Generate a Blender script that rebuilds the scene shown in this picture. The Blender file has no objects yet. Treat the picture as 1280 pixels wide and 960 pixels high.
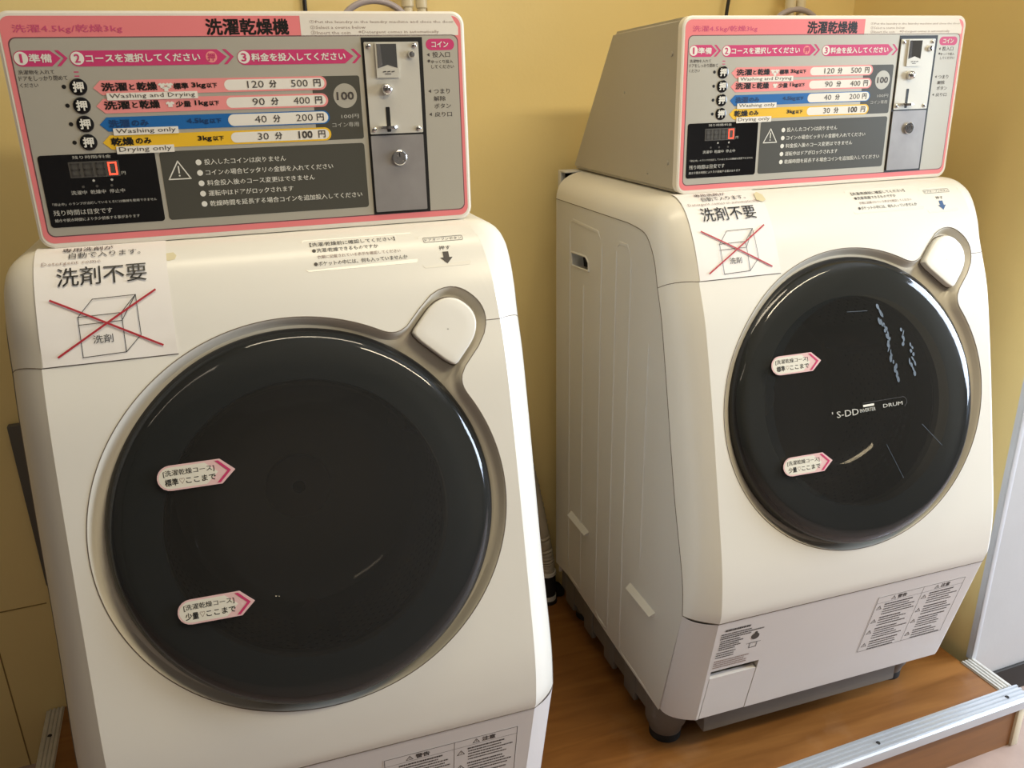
import bpy, bmesh, math, random
from mathutils import Vector, Matrix
from mathutils.geometry import tessellate_polygon
random.seed(7)
PI = math.pi
S = bpy.context.scene
COL = S.collection

# ------------------------------------------------------------------ camera
F_PX = 1046.7
YAW, PITCH, ROLL = math.radians(-18.13), math.radians(20.47), math.radians(-1.152)
cam_d = bpy.data.cameras.new('camera')
cam_d.sensor_fit = 'HORIZONTAL'; cam_d.sensor_width = 36.0
cam_d.lens = F_PX / 1280 * 36.0
cam_d.clip_start = 0.02; cam_d.clip_end = 60
cam = bpy.data.objects.new('camera', cam_d); COL.objects.link(cam)
f = Vector((0, math.cos(PITCH), -math.sin(PITCH))); u = Vector((0, math.sin(PITCH), math.cos(PITCH))); r = Vector((1, 0, 0))
r2 = r * math.cos(ROLL) + u * math.sin(ROLL); u2 = -r * math.sin(ROLL) + u * math.cos(ROLL)
Rz = Matrix.Rotation(YAW, 3, 'Z')
r2, u2, f = Rz @ r2, Rz @ u2, Rz @ f
cam.matrix_world = Matrix(((r2.x, u2.x, -f.x, -0.0475), (r2.y, u2.y, -f.y, -1.1520), (r2.z, u2.z, -f.z, 1.2392), (0, 0, 0, 1)))
S.camera = cam

# ------------------------------------------------------------------ view / world
S.view_settings.view_transform = 'Standard'; S.view_settings.look = 'None'
S.view_settings.gamma = 1.0; S.view_settings.exposure = -0.14
S.view_settings.use_curve_mapping = False
W = bpy.data.worlds.new('world'); S.world = W; W.use_nodes = True
bg = W.node_tree.nodes['Background']
bg.inputs[0].default_value = (0.62, 0.78, 1.0, 1); bg.inputs[1].default_value = 1.2

RA = 0.040                                   # the room is turned a little against the machines
def rm(x, y, z=0.0):
    c, s = math.cos(RA), math.sin(RA)
    return Vector((x * c - y * s, x * s + y * c, z))

def area(name, loc, size, size_y, power, color, target):
    l = bpy.data.lights.new(name, 'AREA'); l.shape = 'RECTANGLE'; l.size = size; l.size_y = size_y
    l.energy = power; l.color = color
    o = bpy.data.objects.new(name, l); COL.objects.link(o); o.location = loc
    o.rotation_euler = (Vector(target) - Vector(loc)).to_track_quat('-Z', 'Z').to_euler()
    return o
# daylight through the window on the right, warm tubes on the ceiling, plus an added fill
area('window_daylight', rm(3.17, -0.78, 1.25), 1.20, 1.55, 145, (0.74, 0.86, 1.0), rm(1.2, -0.70, 0.9))
area('ceiling_lamp_light', rm(1.35, -1.35, 2.36), 1.3, 0.26, 37, (1.0, 0.86, 0.57), rm(1.35, -1.35, 0))
area('wall_fill_light', rm(0.25, -0.30, 2.36), 1.2, 0.20, 11, (1.0, 0.86, 0.60), rm(0.25, -0.30, 0))  # extra lamp, added to brighten the upper back wall
area('ceiling_lamp_light_far', rm(-1.2, -1.75, 2.36), 1.2, 0.20, 3, (1.0, 0.84, 0.62), rm(-1.2, -1.75, 0))

# ------------------------------------------------------------------ materials
MATS = {}
def mat(name, color, rough=0.5, metal=0.0, spec=0.5, coat=0.0, noise=0.0, nscale=8.0, bump=0.0, bscale=60.0, emit=None, estr=0.0, stretch=None, spread=None):
    m = bpy.data.materials.new(name); m.use_nodes = True
    nt = m.node_tree; N = nt.nodes; L = nt.links
    p = N['Principled BSDF']
    p.inputs['Base Color'].default_value = (*color, 1); p.inputs['Roughness'].default_value = rough
    p.inputs['Metallic'].default_value = metal; p.inputs['Specular IOR Level'].default_value = spec
    p.inputs['Coat Weight'].default_value = coat; p.inputs['Coat Roughness'].default_value = 0.08
    if emit: p.inputs['Emission Color'].default_value = (*emit, 1); p.inputs['Emission Strength'].default_value = estr
    if noise or bump:
        tc = N.new('ShaderNodeTexCoord'); mp = N.new('ShaderNodeMapping'); L.new(tc.outputs['Object'], mp.inputs[0])
        if stretch: mp.inputs['Scale'].default_value = stretch
    if noise:
        n = N.new('ShaderNodeTexNoise'); n.inputs['Scale'].default_value = nscale; n.inputs['Detail'].default_value = 5
        L.new(mp.outputs[0], n.inputs['Vector'])
        cr = N.new('ShaderNodeValToRGB'); cr.color_ramp.elements[0].position = 0.3; cr.color_ramp.elements[1].position = 0.7
        a = [max(0, c * (1 - noise)) for c in color]; b = [min(1, c * (1 + noise)) for c in color]
        if spread: a = spread
        cr.color_ramp.elements[0].color = (*a, 1); cr.color_ramp.elements[1].color = (*b, 1)
        L.new(n.outputs['Fac'], cr.inputs[0]); L.new(cr.outputs[0], p.inputs['Base Color'])
    if bump:
        n2 = N.new('ShaderNodeTexNoise'); n2.inputs['Scale'].default_value = bscale; n2.inputs['Detail'].default_value = 3
        L.new(mp.outputs[0], n2.inputs['Vector'])
        b = N.new('ShaderNodeBump'); b.inputs['Strength'].default_value = bump; b.inputs['Distance'].default_value = 0.002
        L.new(n2.outputs['Fac'], b.inputs['Height']); L.new(b.outputs[0], p.inputs['Normal'])
    MATS[name] = m; return m
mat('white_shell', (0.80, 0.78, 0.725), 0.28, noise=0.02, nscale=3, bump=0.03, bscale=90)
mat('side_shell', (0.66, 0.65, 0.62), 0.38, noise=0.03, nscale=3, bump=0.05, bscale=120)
mat('lower_shell', (0.72, 0.70, 0.70), 0.32, noise=0.02, nscale=3)
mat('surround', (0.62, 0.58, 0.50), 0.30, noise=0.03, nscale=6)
mat('button_shell', (0.80, 0.785, 0.745), 0.30)
mat('gap', (0.17, 0.14, 0.11), 0.8)
mat('skirt', (0.16, 0.145, 0.13), 0.6, noise=0.1, nscale=10)
mat('rubber', (0.012, 0.012, 0.012), 0.7)
mat('dark_void', (0.015, 0.013, 0.012), 0.8)
mat('door_rim', (0.012, 0.012, 0.013), 0.30)
mat('door_ring', (0.20, 0.215, 0.22), 0.35)
mat('gasket', (0.05, 0.05, 0.05), 0.6)
mat('drum_metal', (0.20, 0.18, 0.15), 0.30, metal=0.9)
mat('drum_hole', (0.01, 0.01, 0.01), 0.8)
mat('hub', (0.55, 0.45, 0.36), 0.5)
mat('box_paint', (0.46, 0.42, 0.345), 0.42, noise=0.03, nscale=5, bump=0.06, bscale=200)
mat('frame_white', (0.82, 0.77, 0.68), 0.3)
mat('pink', (0.84, 0.235, 0.245), 0.35)
mat('grey_print', (0.50, 0.47, 0.395), 0.42, metal=0.25, noise=0.03, nscale=4)
mat('outline', (0.16, 0.07, 0.08), 0.5)
mat('magenta', (0.60, 0.05, 0.17), 0.4)
mat('magenta_light', (0.62, 0.09, 0.20), 0.4)
mat('salmon', (0.86, 0.30, 0.29), 0.4)
mat('pill', (0.84, 0.80, 0.72), 0.45)
mat('blue', (0.015, 0.14, 0.42), 0.4)
mat('yellow', (0.86, 0.52, 0.03), 0.4)
mat('yellow_pale', (0.80, 0.60, 0.25), 0.4)
mat('dark_print', (0.075, 0.072, 0.058), 0.4)
mat('black_print', (0.012, 0.011, 0.010), 0.4)
mat('black_gloss', (0.006, 0.006, 0.007), 0.15, coat=0.5)
mat('navy_print', (0.01, 0.05, 0.16), 0.45)
mat('white_print', (0.80, 0.78, 0.70), 0.5)
mat('soft_white', (0.50, 0.49, 0.44), 0.5)
mat('text_grey', (0.065, 0.055, 0.05), 0.6)
mat('text_faint', (0.34, 0.25, 0.22), 0.6)
mat('lcd', (0.085, 0.08, 0.07), 0.35)
mat('lcd_dim', (0.06, 0.055, 0.05), 0.35)
mat('led', (0.9, 0.05, 0.02), 0.4, emit=(1.0, 0.08, 0.04), estr=2.2)
mat('steel', (0.68, 0.65, 0.57), 0.34, metal=0.25, noise=0.04, nscale=6, bump=0.03, bscale=300)
mat('steel_dull', (0.34, 0.32, 0.31), 0.40, metal=0.35, noise=0.10, nscale=22)
mat('chrome', (0.70, 0.70, 0.70), 0.14, metal=1.0)
mat('coin_glass', (0.07, 0.07, 0.07), 0.08, coat=0.6)
mat('paper', (0.84, 0.81, 0.79), 0.55, bump=0.05, bscale=25)
mat('tape', (0.70, 0.63, 0.42), 0.4)
mat('label_clear', (0.815, 0.785, 0.715), 0.22)
mat('red_ink', (0.42, 0.02, 0.035), 0.5)
mat('arrow_blue', (0.03, 0.09, 0.24), 0.5)
mat('sticker_pink', (0.80, 0.55, 0.56), 0.4)
mat('wall_yellow', (0.87, 0.69, 0.31), 0.50, noise=0.035, nscale=2.5, bump=0.10, bscale=140)
mat('wall_white', (0.52, 0.52, 0.53), 0.5, noise=0.05, nscale=4, bump=0.08, bscale=90)
mat('wall_room', (0.15, 0.13, 0.11), 0.7, noise=0.05, nscale=2)
mat('ceiling_white', (0.35, 0.33, 0.30), 0.8, noise=0.03, nscale=3)
mat('floor_vinyl', (0.38, 0.28, 0.24), 0.45, noise=0.10, nscale=14, bump=0.05, bscale=60)
mat('baseboard_dark', (0.028, 0.026, 0.026), 0.5, noise=0.1)
mat('alu', (0.56, 0.585, 0.63), 0.30, metal=0.5, noise=0.03, nscale=20)
mat('alu_dull', (0.62, 0.60, 0.56), 0.45, metal=0.4, noise=0.08, nscale=20)
mat('bead', (0.62, 0.64, 0.68), 0.35, noise=0.04)
mat('riser', (0.27, 0.115, 0.032), 0.45, noise=0.12, nscale=6, stretch=(1, 1, 8))
mat('hose_beige', (0.46, 0.40, 0.30), 0.5)
mat('hose_lilac', (0.42, 0.37, 0.40), 0.35)
mat('cord_black', (0.012, 0.010, 0.009), 0.5)
mat('brass', (0.72, 0.62, 0.42), 0.3, metal=0.8)
mat('tap_ivory', (0.74, 0.66, 0.48), 0.35)
mat('tap_brown', (0.10, 0.06, 0.035), 0.5)
mat('reflection_scratch', (0.055, 0.075, 0.10), 0.5)  # for the painted reflection streaks and the scratches on the right door
mat('duct_grey', (0.11, 0.10, 0.085), 0.6, noise=0.06)
mat('window_frame', (0.55, 0.55, 0.55), 0.4, metal=0.5)
mat('seam_line', (0.30, 0.19, 0.06), 0.8)

def wood():
    m = bpy.data.materials.new('platform_wood'); m.use_nodes = True
    nt = m.node_tree; N = nt.nodes; L = nt.links; p = N['Principled BSDF']
    tc = N.new('ShaderNodeTexCoord'); mp = N.new('ShaderNodeMapping'); mp.inputs['Scale'].default_value = (1.6, 14, 1)
    mp.inputs['Rotation'].default_value = (0, 0, -RA)
    L.new(tc.outputs['Object'], mp.inputs[0])
    n = N.new('ShaderNodeTexNoise'); n.inputs['Scale'].default_value = 2.2; n.inputs['Detail'].default_value = 8; n.inputs['Distortion'].default_value = 0.8
    L.new(mp.outputs[0], n.inputs['Vector'])
    cr = N.new('ShaderNodeValToRGB'); e = cr.color_ramp.elements
    e[0].position = 0.28; e[0].color = (0.18, 0.068, 0.015, 1); e[1].position = 0.72; e[1].color = (0.30, 0.128, 0.033, 1)
    L.new(n.outputs['Fac'], cr.inputs[0])
    n2 = N.new('ShaderNodeTexNoise'); n2.inputs['Scale'].default_value = 5; n2.inputs['Detail'].default_value = 6
    L.new(tc.outputs['Object'], n2.inputs['Vector'])
    c2 = N.new('ShaderNodeValToRGB'); c2.color_ramp.elements[0].position = 0.60; c2.color_ramp.elements[1].position = 0.80
    c2.color_ramp.elements[1].color = (0.35, 0.35, 0.35, 1)
    L.new(n2.outputs['Fac'], c2.inputs[0])
    mx = N.new('ShaderNodeMixRGB'); L.new(c2.outputs[0], mx.inputs[0]); L.new(cr.outputs[0], mx.inputs[1]); mx.inputs[2].default_value = (0.50, 0.34, 0.22, 1)
    L.new(mx.outputs[0], p.inputs['Base Color']); p.inputs['Roughness'].default_value = 0.38
    MATS['platform_wood'] = m
wood()

def smoked():
    m = bpy.data.materials.new('smoked_cover'); m.use_nodes = True
    nt = m.node_tree; N = nt.nodes; L = nt.links
    for n in list(N): N.remove(n)
    out = N.new('ShaderNodeOutputMaterial'); tr = N.new('ShaderNodeBsdfTransparent'); tr.inputs[0].default_value = (0.62, 0.60, 0.57, 1)
    gl = N.new('ShaderNodeBsdfGlossy'); gl.inputs['Roughness'].default_value = 0.045; gl.inputs[0].default_value = (0.95, 0.95, 1, 1)
    df = N.new('ShaderNodeBsdfDiffuse'); df.inputs[0].default_value = (0.10, 0.10, 0.095, 1)
    fr = N.new('ShaderNodeFresnel'); fr.inputs[0].default_value = 1.5
    m0 = N.new('ShaderNodeMixShader'); m0.inputs[0].default_value = 0.16
    L.new(tr.outputs[0], m0.inputs[1]); L.new(df.outputs[0], m0.inputs[2])
    m1 = N.new('ShaderNodeMixShader'); L.new(fr.outputs[0], m1.inputs[0]); L.new(m0.outputs[0], m1.inputs[1]); L.new(gl.outputs[0], m1.inputs[2])
    L.new(m1.outputs[0], out.inputs[0]); MATS['smoked_cover'] = m
    b = m.copy(); b.name = 'smoked_band'
    for n in b.node_tree.nodes:
        if n.type == 'BSDF_DIFFUSE': n.inputs[0].default_value = (0.040, 0.044, 0.045, 1)
        if n.type == 'BSDF_GLOSSY': n.inputs['Roughness'].default_value = 0.07
        if n.type == 'MIX_SHADER' and not n.inputs[0].is_linked: n.inputs[0].default_value = 0.45
    MATS['smoked_band'] = b
    m = m.copy(); m.name = 'bowl_glass'; nt = m.node_tree
    for n in nt.nodes:
        if n.type == 'BSDF_TRANSPARENT': n.inputs[0].default_value = (0.80, 0.80, 0.78, 1)
        if n.type == 'MIX_SHADER' and not n.inputs[0].is_linked: n.inputs[0].default_value = 0.02
    MATS['bowl_glass'] = m
smoked()

# ------------------------------------------------------------------ mesh helpers
class G:
    def __init__(s): s.v = []; s.f = []; s.m = []; s.names = []; s.sm = []
    def mi(s, name):
        if name not in s.names: s.names.append(name)
        return s.names.index(name)
    def add(s, vs, fs, m, smooth=False):
        b = len(s.v); s.v += [Vector(v) for v in vs]; k = s.mi(m)
        for f_ in fs: s.f.append([i + b for i in f_]); s.m.append(k); s.sm.append(smooth)
    def box(s, lo, hi, m, r=0.0, fn=None, seg=2):
        bm = bmesh.new(); bmesh.ops.create_cube(bm, size=1)
        for v in bm.verts: v.co = Vector([(lo[i] + hi[i]) / 2 + v.co[i] * (hi[i] - lo[i]) for i in range(3)])
        if r > 0: bmesh.ops.bevel(bm, geom=bm.edges[:], offset=r, segments=seg, affect='EDGES', profile=0.5)
        bm.verts.index_update()
        vs = [v.co.copy() for v in bm.verts]; fs = [[v.index for v in q.verts] for q in bm.faces]
        bm.free()
        if fn: vs = [fn(*v) for v in vs]
        s.add(vs, fs, m, r > 0)
    def grid(s, rows, m, closed=False, smooth=True, flip=False):
        nr = len(rows); nc = len(rows[0]); vs = [p for r_ in rows for p in r_]; fs = []
        for i in range(nr - 1):
            for j in range(nc if closed else nc - 1):
                a = i * nc + j; b = i * nc + (j + 1) % nc; c = b + nc; d = a + nc
                fs.append([d, c, b, a] if flip else [a, b, c, d])
        s.add(vs, fs, m, smooth)
    def fan(s, ring, m, flip=False): s.add(ring, [list(range(len(ring)))[::-1] if flip else list(range(len(ring)))], m, False)
    def prism(s, loop, fn, w0, w1, m, top=True, bottom=False):
        # loop of (u,v); fn(u,v,w)
        a = [fn(p[0], p[1], w0) for p in loop]; b = [fn(p[0], p[1], w1) for p in loop]; n = len(loop)
        fs = [[i, (i + 1) % n, n + (i + 1) % n, n + i] for i in range(n)]
        if top: fs.append(list(range(n, 2 * n)))
        if bottom: fs.append(list(range(n))[::-1])
        s.add(a + b, fs, m, False)
    def tube(s, path, rad, m, n=12, cap=True):
        P = [Vector(p) for p in path]; rows = []
        up = Vector((0, 0, 1)); prev = None
        for i, p in enumerate(P):
            t = (P[min(i + 1, len(P) - 1)] - P[max(i - 1, 0)]).normalized()
            if prev is None: prev = t.orthogonal().normalized()
            prev = (prev - t * prev.dot(t)).normalized(); bi = t.cross(prev)
            rr = rad(i / (len(P) - 1)) if callable(rad) else rad
            rows.append([p + (prev * math.cos(2 * PI * k / n) + bi * math.sin(2 * PI * k / n)) * rr for k in range(n)])
        s.grid(rows, m, closed=True, flip=False)
        if cap: s.fan(rows[0], m, True); s.fan(rows[-1], m)
    def lathe(s, prof, fn, m, n=96, cap0=False, cap1=False, flip=False):
        rows = [[fn(q * math.cos(2 * PI * k / n), q * math.sin(2 * PI * k / n), h) for k in range(n)] for q, h in prof]
        s.grid(rows, m, closed=True, flip=flip)
        if cap0: s.fan(rows[0], m, True)
        if cap1: s.fan(rows[-1], m)
    def disc(s, fn, cu, cv, rad, w0, w1, m, n=24):
        s.prism([(cu + rad * math.cos(2 * PI * k / n), cv + rad * math.sin(2 * PI * k / n)) for k in range(n)], fn, w0, w1, m)
    def build(s, name, parent=None, off=None, auto=True, fix=False):
        me = bpy.data.meshes.new(name)
        o_ = off if off is not None else (OFF.get(parent.as_pointer(), Vector((0, 0, 0))) if parent else Vector((0, 0, 0)))
        me.from_pydata([tuple(v - o_) for v in s.v], [], s.f)
        for n_ in s.names: me.materials.append(MATS[n_])
        me.polygons.foreach_set('material_index', s.m); me.polygons.foreach_set('use_smooth', s.sm)
        if fix:
            bm = bmesh.new(); bm.from_mesh(me); bmesh.ops.remove_doubles(bm, verts=bm.verts, dist=1e-5)
            bmesh.ops.recalc_face_normals(bm, faces=bm.faces); bm.to_mesh(me); bm.free()
        me.update()
        if auto:
            try: me.set_sharp_from_angle(angle=math.radians(38))
            except Exception: pass
        o = bpy.data.objects.new(name, me); COL.objects.link(o)
        if parent: o.parent = parent; OFF[o.as_pointer()] = o_
        return o
OFF = {}
def thing(name, label, cat, loc, group=None):
    o = bpy.data.objects.new(name, None); COL.objects.link(o); o.empty_display_size = 0.05
    o.location = loc; o['label'] = label; o['category'] = cat
    if group: o['group'] = group
    OFF[o.as_pointer()] = Vector(loc); return o
def tag(o, label, cat, group=None):
    o['label'] = label; o['category'] = cat
    if group: o['group'] = group
    return o
def struct(g, name, parent=None, **k):
    o = g.build(name, parent, **k)
    if not parent: o['kind'] = 'structure'
    return o
def rrect(u0, u1, v0, v1, r, n=5):
    r = min(r, (u1 - u0) / 2 - 1e-6, (v1 - v0) / 2 - 1e-6); P = []
    for cx, cy, a in ((u1 - r, v1 - r, 0), (u0 + r, v1 - r, 90), (u0 + r, v0 + r, 180), (u1 - r, v0 + r, 270)):
        for k in range(n + 1):
            t = math.radians(a + 90 * k / n); P.append((cx + r * math.cos(t), cy + r * math.sin(t)))
    return P

# ---- lettering: the built-in font, turned into flat mesh and laid on a surface
TC = {}
def glyphs(text, bold=0.0):
    k = (text, bold)
    if k in TC: return TC[k]
    c = bpy.data.curves.new('t', 'FONT'); c.body = text; c.resolution_u = 1 if len(text) > 12 else 2; c.offset = bold
    o = bpy.data.objects.new('t', c); COL.objects.link(o)
    dg = bpy.context.evaluated_depsgraph_get()
    me = bpy.data.meshes.new_from_object(o.evaluated_get(dg))
    vs = [(v.co.x, v.co.y) for v in me.vertices]; fs = [list(p.vertices) for p in me.polygons]
    bpy.data.objects.remove(o); bpy.data.curves.remove(c); bpy.data.meshes.remove(me)
    x0 = min(v[0] for v in vs); x1 = max(v[0] for v in vs); y0 = min(v[1] for v in vs); y1 = max(v[1] for v in vs)
    vs = [((x - x0) / (x1 - x0), (y - y0) / max(y1 - y0, 1e-6)) for x, y in vs]
    TC[k] = (vs, fs); return TC[k]
def text(g, fn, s, u0, v0, u1, v1, w, m, bold=0.0):
    vs, fs = glyphs(s)
    d = bold * (v1 - v0) * 1.3
    sh = ((0, 0),) if bold < .004 else (((-d, 0), (d, 0)) if bold < .015 else ((-d, -d), (d, -d), (-d, d), (d, d)))
    for q, (du, dv) in enumerate(sh):
        g.add([fn(u0 + du + x * (u1 - u0), v0 + dv + y * (v1 - v0), w + q * .00002) for x, y in vs], fs, m, False)
def stroke(g, fn, pts, wd, w, m, closed=False):
    P = [Vector(p) for p in pts]; n = len(P)
    for i in range(n if closed else n - 1):
        a, b = P[i], P[(i + 1) % n]; d = (b - a)
        if d.length < 1e-9: continue
        d.normalize(); q = Vector((-d.y, d.x)) * wd / 2; a2 = a - d * wd / 2; b2 = b + d * wd / 2
        g.add([fn(*(a2 + q), w), fn(*(a2 - q), w), fn(*(b2 - q), w), fn(*(b2 + q), w)], [[0, 1, 2, 3]], m)

# ------------------------------------------------------------------ THE ROOM
def quadbox(g, x0, x1, y0, y1, z0, z1, m, r=0): g.box((x0, y0, z0), (x1, y1, z1), m, r, fn=lambda x, y, z: rm(x, y, z))
FZ = -0.125
XL, XR, YF, YB, YP, XA = -2.3, 3.2, -3.4, 0.522, -0.078, 1.378
g = G(); quadbox(g, XL, XR, YF, YB, FZ - 0.05, FZ, 'floor_vinyl'); struct(g, 'floor')
g = G(); quadbox(g, XL, XR, YF, YB, 2.42, 2.5, 'ceiling_white'); struct(g, 'ceiling')
g = G(); quadbox(g, XL, XA + 0.1, YB, YB + 0.1, FZ, 2.42, 'wall_yellow'); wb = struct(g, 'wall_back')
g = G()
for xs, z0, z1 in ((-0.5825, FZ, 1.0), (0.372, 1.0, 2.42)):
    quadbox(g, xs - 0.0012, xs + 0.0012, YB - 0.0010, YB, z0, z1, 'seam_line')
quadbox(g, -1.4, -0.48, YB - 0.0010, YB, 0.254, 0.256, 'seam_line')
g.build('wall_seam', wb)
g = G(); quadbox(g, XA, XA + 0.1, YP + .004, YB, FZ, 2.42, 'wall_yellow'); struct(g, 'wall_alcove')
g = G(); quadbox(g, XA, XR, YP, YP + 0.004, FZ, 2.42, 'wall_white'); quadbox(g, XA + .1, XR, YP + .004, YP + 0.1, FZ, 2.42, 'wall_white')
struct(g, 'wall_partition')
g = G(); quadbox(g, XA - 0.003, XA + 0.010, YP - 0.003, YP + 0.0, 0.0, 2.42, 'bead', 0.001); quadbox(g, XA - 0.003, XA, YP, YP + 0.012, 0.0, 2.42, 'bead'); struct(g, 'trim_1')
g = G(); quadbox(g, XA + 0.02, XR, YP - 0.008, YP, FZ, -0.055, 'baseboard_dark', 0.002); struct(g, 'baseboard_right')
g = G(); quadbox(g, XL - 0.1, XL, YF, YB, FZ, 2.42, 'wall_room'); struct(g, 'wall_left')
g = G(); quadbox(g, XL, XR, YF - 0.1, YF, FZ, 2.42, 'wall_room'); struct(g, 'wall_front')
g = G()   # right wall with a window opening
wy0, wy1, wz0, wz1 = -1.40, -0.16, 0.45, 2.05
quadbox(g, XR, XR + 0.1, YF, wy0, FZ, 2.42, 'wall_room'); quadbox(g, XR, XR + 0.1, wy1, YP + 0.1, FZ, 2.42, 'wall_room')
quadbox(g, XR, XR + 0.1, wy0, wy1, FZ, wz0, 'wall_room'); quadbox(g, XR, XR + 0.1, wy0, wy1, wz1, 2.42, 'wall_room')
struct(g, 'wall_right')
g = G()
for a, b, c, d in ((wy0, wy0 + .05, wz0, wz1), (wy1 - .05, wy1, wz0, wz1), (wy0, wy1, wz0, wz0 + .05), (wy0, wy1, wz1 - .05, wz1), ((wy0 + wy1) / 2 - .03, (wy0 + wy1) / 2 + .03, wz0, wz1)):
    quadbox(g, XR + .02, XR + .07, a, b, c, d, 'window_frame')
struct(g, 'window_1')

# ------------------------------------------------------------------ platform
PX0, PX1, PYF = -0.530, 1.385, -0.216
pl = thing('platform', 'low raised wooden platform with ribbed aluminium edging under both washing machines', 'platform', rm(0.4, 0.15, FZ))
g = G(); quadbox(g, PX0 + .03, PX1 - .036, PYF + 0.04, YB - .001, -0.018, 0.0, 'platform_wood'); g.build('top_board', pl)
g = G(); quadbox(g, PX0 + .002, PX1 - .008, PYF + 0.012, PYF + 0.024, FZ, -0.012, 'riser'); g.build('riser_board', pl)
g = G(); quadbox(g, PX1 - .014, PX1 - .002, PYF + 0.024, YP - .003, FZ, -0.003, 'riser'); g.build('side_board', pl)
g = G(); quadbox(g, PX0, PX0 + .012, PYF + 0.024, YB - .002, FZ, -0.003, 'riser'); g.build('side_board', pl)
def nosing(x0, x1, ymap, m, nr=4, wd=0.042, front=True):
    # ribbed profile: list of (d, z), d = distance from inner edge outward
    P = [(0, -0.001), (0.0, 0.0012)]
    pitch = (wd - 0.004) / nr
    for k in range(nr):
        d0 = 0.001 + k * pitch
        P += [(d0, 0.0012), (d0 + pitch * .18, 0.0042), (d0 + pitch * .62, 0.0042), (d0 + pitch * .80, 0.0012)]
    if front: P += [(wd - .002, 0.0035), (wd + .002, 0.0015), (wd + .004, -0.004), (wd + .004, -0.016), (wd, -0.020), (wd - .006, -0.020), (wd - .006, -0.010), (0, -0.006)]
    else: P += [(wd, 0.0012), (wd, -0.004), (0, -0.004)]
    g = G(); a = [ymap(x0, d, z) for d, z in P]; b = [ymap(x1, d, z) for d, z in P]; n = len(P)
    g.add(a + b, [[i, (i + 1) % n, n + (i + 1) % n, n + i] for i in range(n)] + [list(range(n)), list(range(n, 2 * n))[::-1]], m)
    return g
g = nosing(PX0, PX1 + 0.008, lambda x, d, z: rm(x, PYF + 0.042 - d, z), 'alu')
no = g.build('front_nosing', pl, fix=True)
for sx in (1.343, 1.005, 0.60, 0.20, -0.2):
    q = G(); q.lathe([(0.0001, .0052), (.0035, .0050), (.0045, .0035)], lambda a, b, h, sx=sx: rm(sx + a, PYF + .019 + b, h), 'dark_void', n=12); q.build('screw', no)
g = nosing(PYF + 0.043, YP - 0.0, lambda y, d, z: rm(PX1 - 0.038 + d, y, z), 'alu_dull', nr=4, wd=0.038, front=False); g.build('side_nosing', pl, fix=True)
g = nosing(YP + 0.003, YB - 0.004, lambda y, d, z: rm(XA - 0.031 + d * .75, y, z - .0012), 'alu_dull', nr=4, wd=0.038, front=False)
g = nosing(PYF + 0.043, YB - 0.003, lambda y, d, z: rm(PX0 + 0.036 - d, y, z), 'alu_dull', nr=4, wd=0.034, front=False); ln = g.build('side_nosing', pl, fix=True)
q = G(); q.lathe([(0.0001, .0052), (.0035, .0050), (.0045, .0035)], lambda a, b, h: rm(PX0 + .018 + a, 0.435 + b, h), 'dark_void', n=12); q.build('screw', ln)
g = G(); quadbox(g, PX1 - .014, PX1 + .004, PYF + 0.006, PYF + 0.0245, FZ, -0.018, 'tap_ivory', .001); g.build('corner_post', pl)

# ------------------------------------------------------------------ WASHING MACHINE (own frame: x right, y back, z up from the platform)
PF = [(-.2310, .371), (-.2355, .385), (-.2360, .405), (-.2340, .44), (-.2270, .485), (-.2060, .575), (-.1755, .70), (-.1520, .79), (-.1300, .865), (-.1045, .925), (-.0800, .980), (-.0500, 1.0230), (-.0180, 1.0430), (.0150, 1.0455), (.06, 1.0455)]
def catmull(P, n=8):
    out = []
    for i in range(len(P) - 1):
        p0 = P[max(i - 1, 0)]; p1 = P[i]; p2 = P[i + 1]; p3 = P[min(i + 2, len(P) - 1)]
        for k in range(n):
            t = k / n
            out.append(tuple(.5 * ((2 * b) + (c - a) * t + (2 * a - 5 * b + 4 * c - d) * t * t + (-a + 3 * b - 3 * c + d) * t ** 3) for a, b, c, d in zip(p0, p1, p2, p3)))
    out.append(P[-1]); return out
PLN = catmull(PF); SS = [0]
for a, b in zip(PLN[:-1], PLN[1:]): SS.append(SS[-1] + math.dist(a, b))
def pat(s):
    s = min(max(s, 0), SS[-1])
    for i in range(len(SS) - 1):
        if s <= SS[i + 1]:
            t = (s - SS[i]) / (SS[i + 1] - SS[i]); return tuple(x + (y - x) * t for x, y in zip(PLN[i], PLN[i + 1]))
def s_of_z(z):
    for i in range(len(SS) - 1):
        if PLN[i][1] <= z <= PLN[i + 1][1]:
            t = (z - PLN[i][1]) / max(1e-9, PLN[i + 1][1] - PLN[i][1]); return SS[i] + t * (SS[i + 1] - SS[i])
def yf(z): return pat(s_of_z(z))[0]
S1 = SS[-1]; SEAM = 0.5729
# rows: s, crease half width, side seam y, z
XS = .3235
KR = [(0.0, .279, -.188, .370), (s_of_z(.44), .28, -.180, .44), (s_of_z(.575), .28, -.141, .57), (s_of_z(.70), .28, -.109, .70), (s_of_z(.79), .28, -.087, .79),
      (s_of_z(.865), .28, -.068, .862), (SEAM, .28, -.051, .907), (s_of_z(.98), .277, -.036, .950), (s_of_z(1.023), .271, -.012, .980), (s_of_z(1.043), .262, .012, .990), (S1, .255, .062, .9945)]
KRC = catmull(KR, 6)
def row(s):
    for a, b in zip(KRC[:-1], KRC[1:]):
        if s <= b[0] + 1e-9:
            t = (s - a[0]) / max(1e-9, b[0] - a[0]); return tuple(x + (y - x) * t for x, y in zip(a, b))[1:]
    return KRC[-1][1:]
def face(x, s, w=0.0):
    y, z = pat(s)
    if w:
        a = pat(s - .004); b = pat(s + .004); d = Vector((b[0] - a[0], b[1] - a[1])).normalized()
        y -= d.y * w; z += d.x * w
    return Vector((x, y, z))
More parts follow.
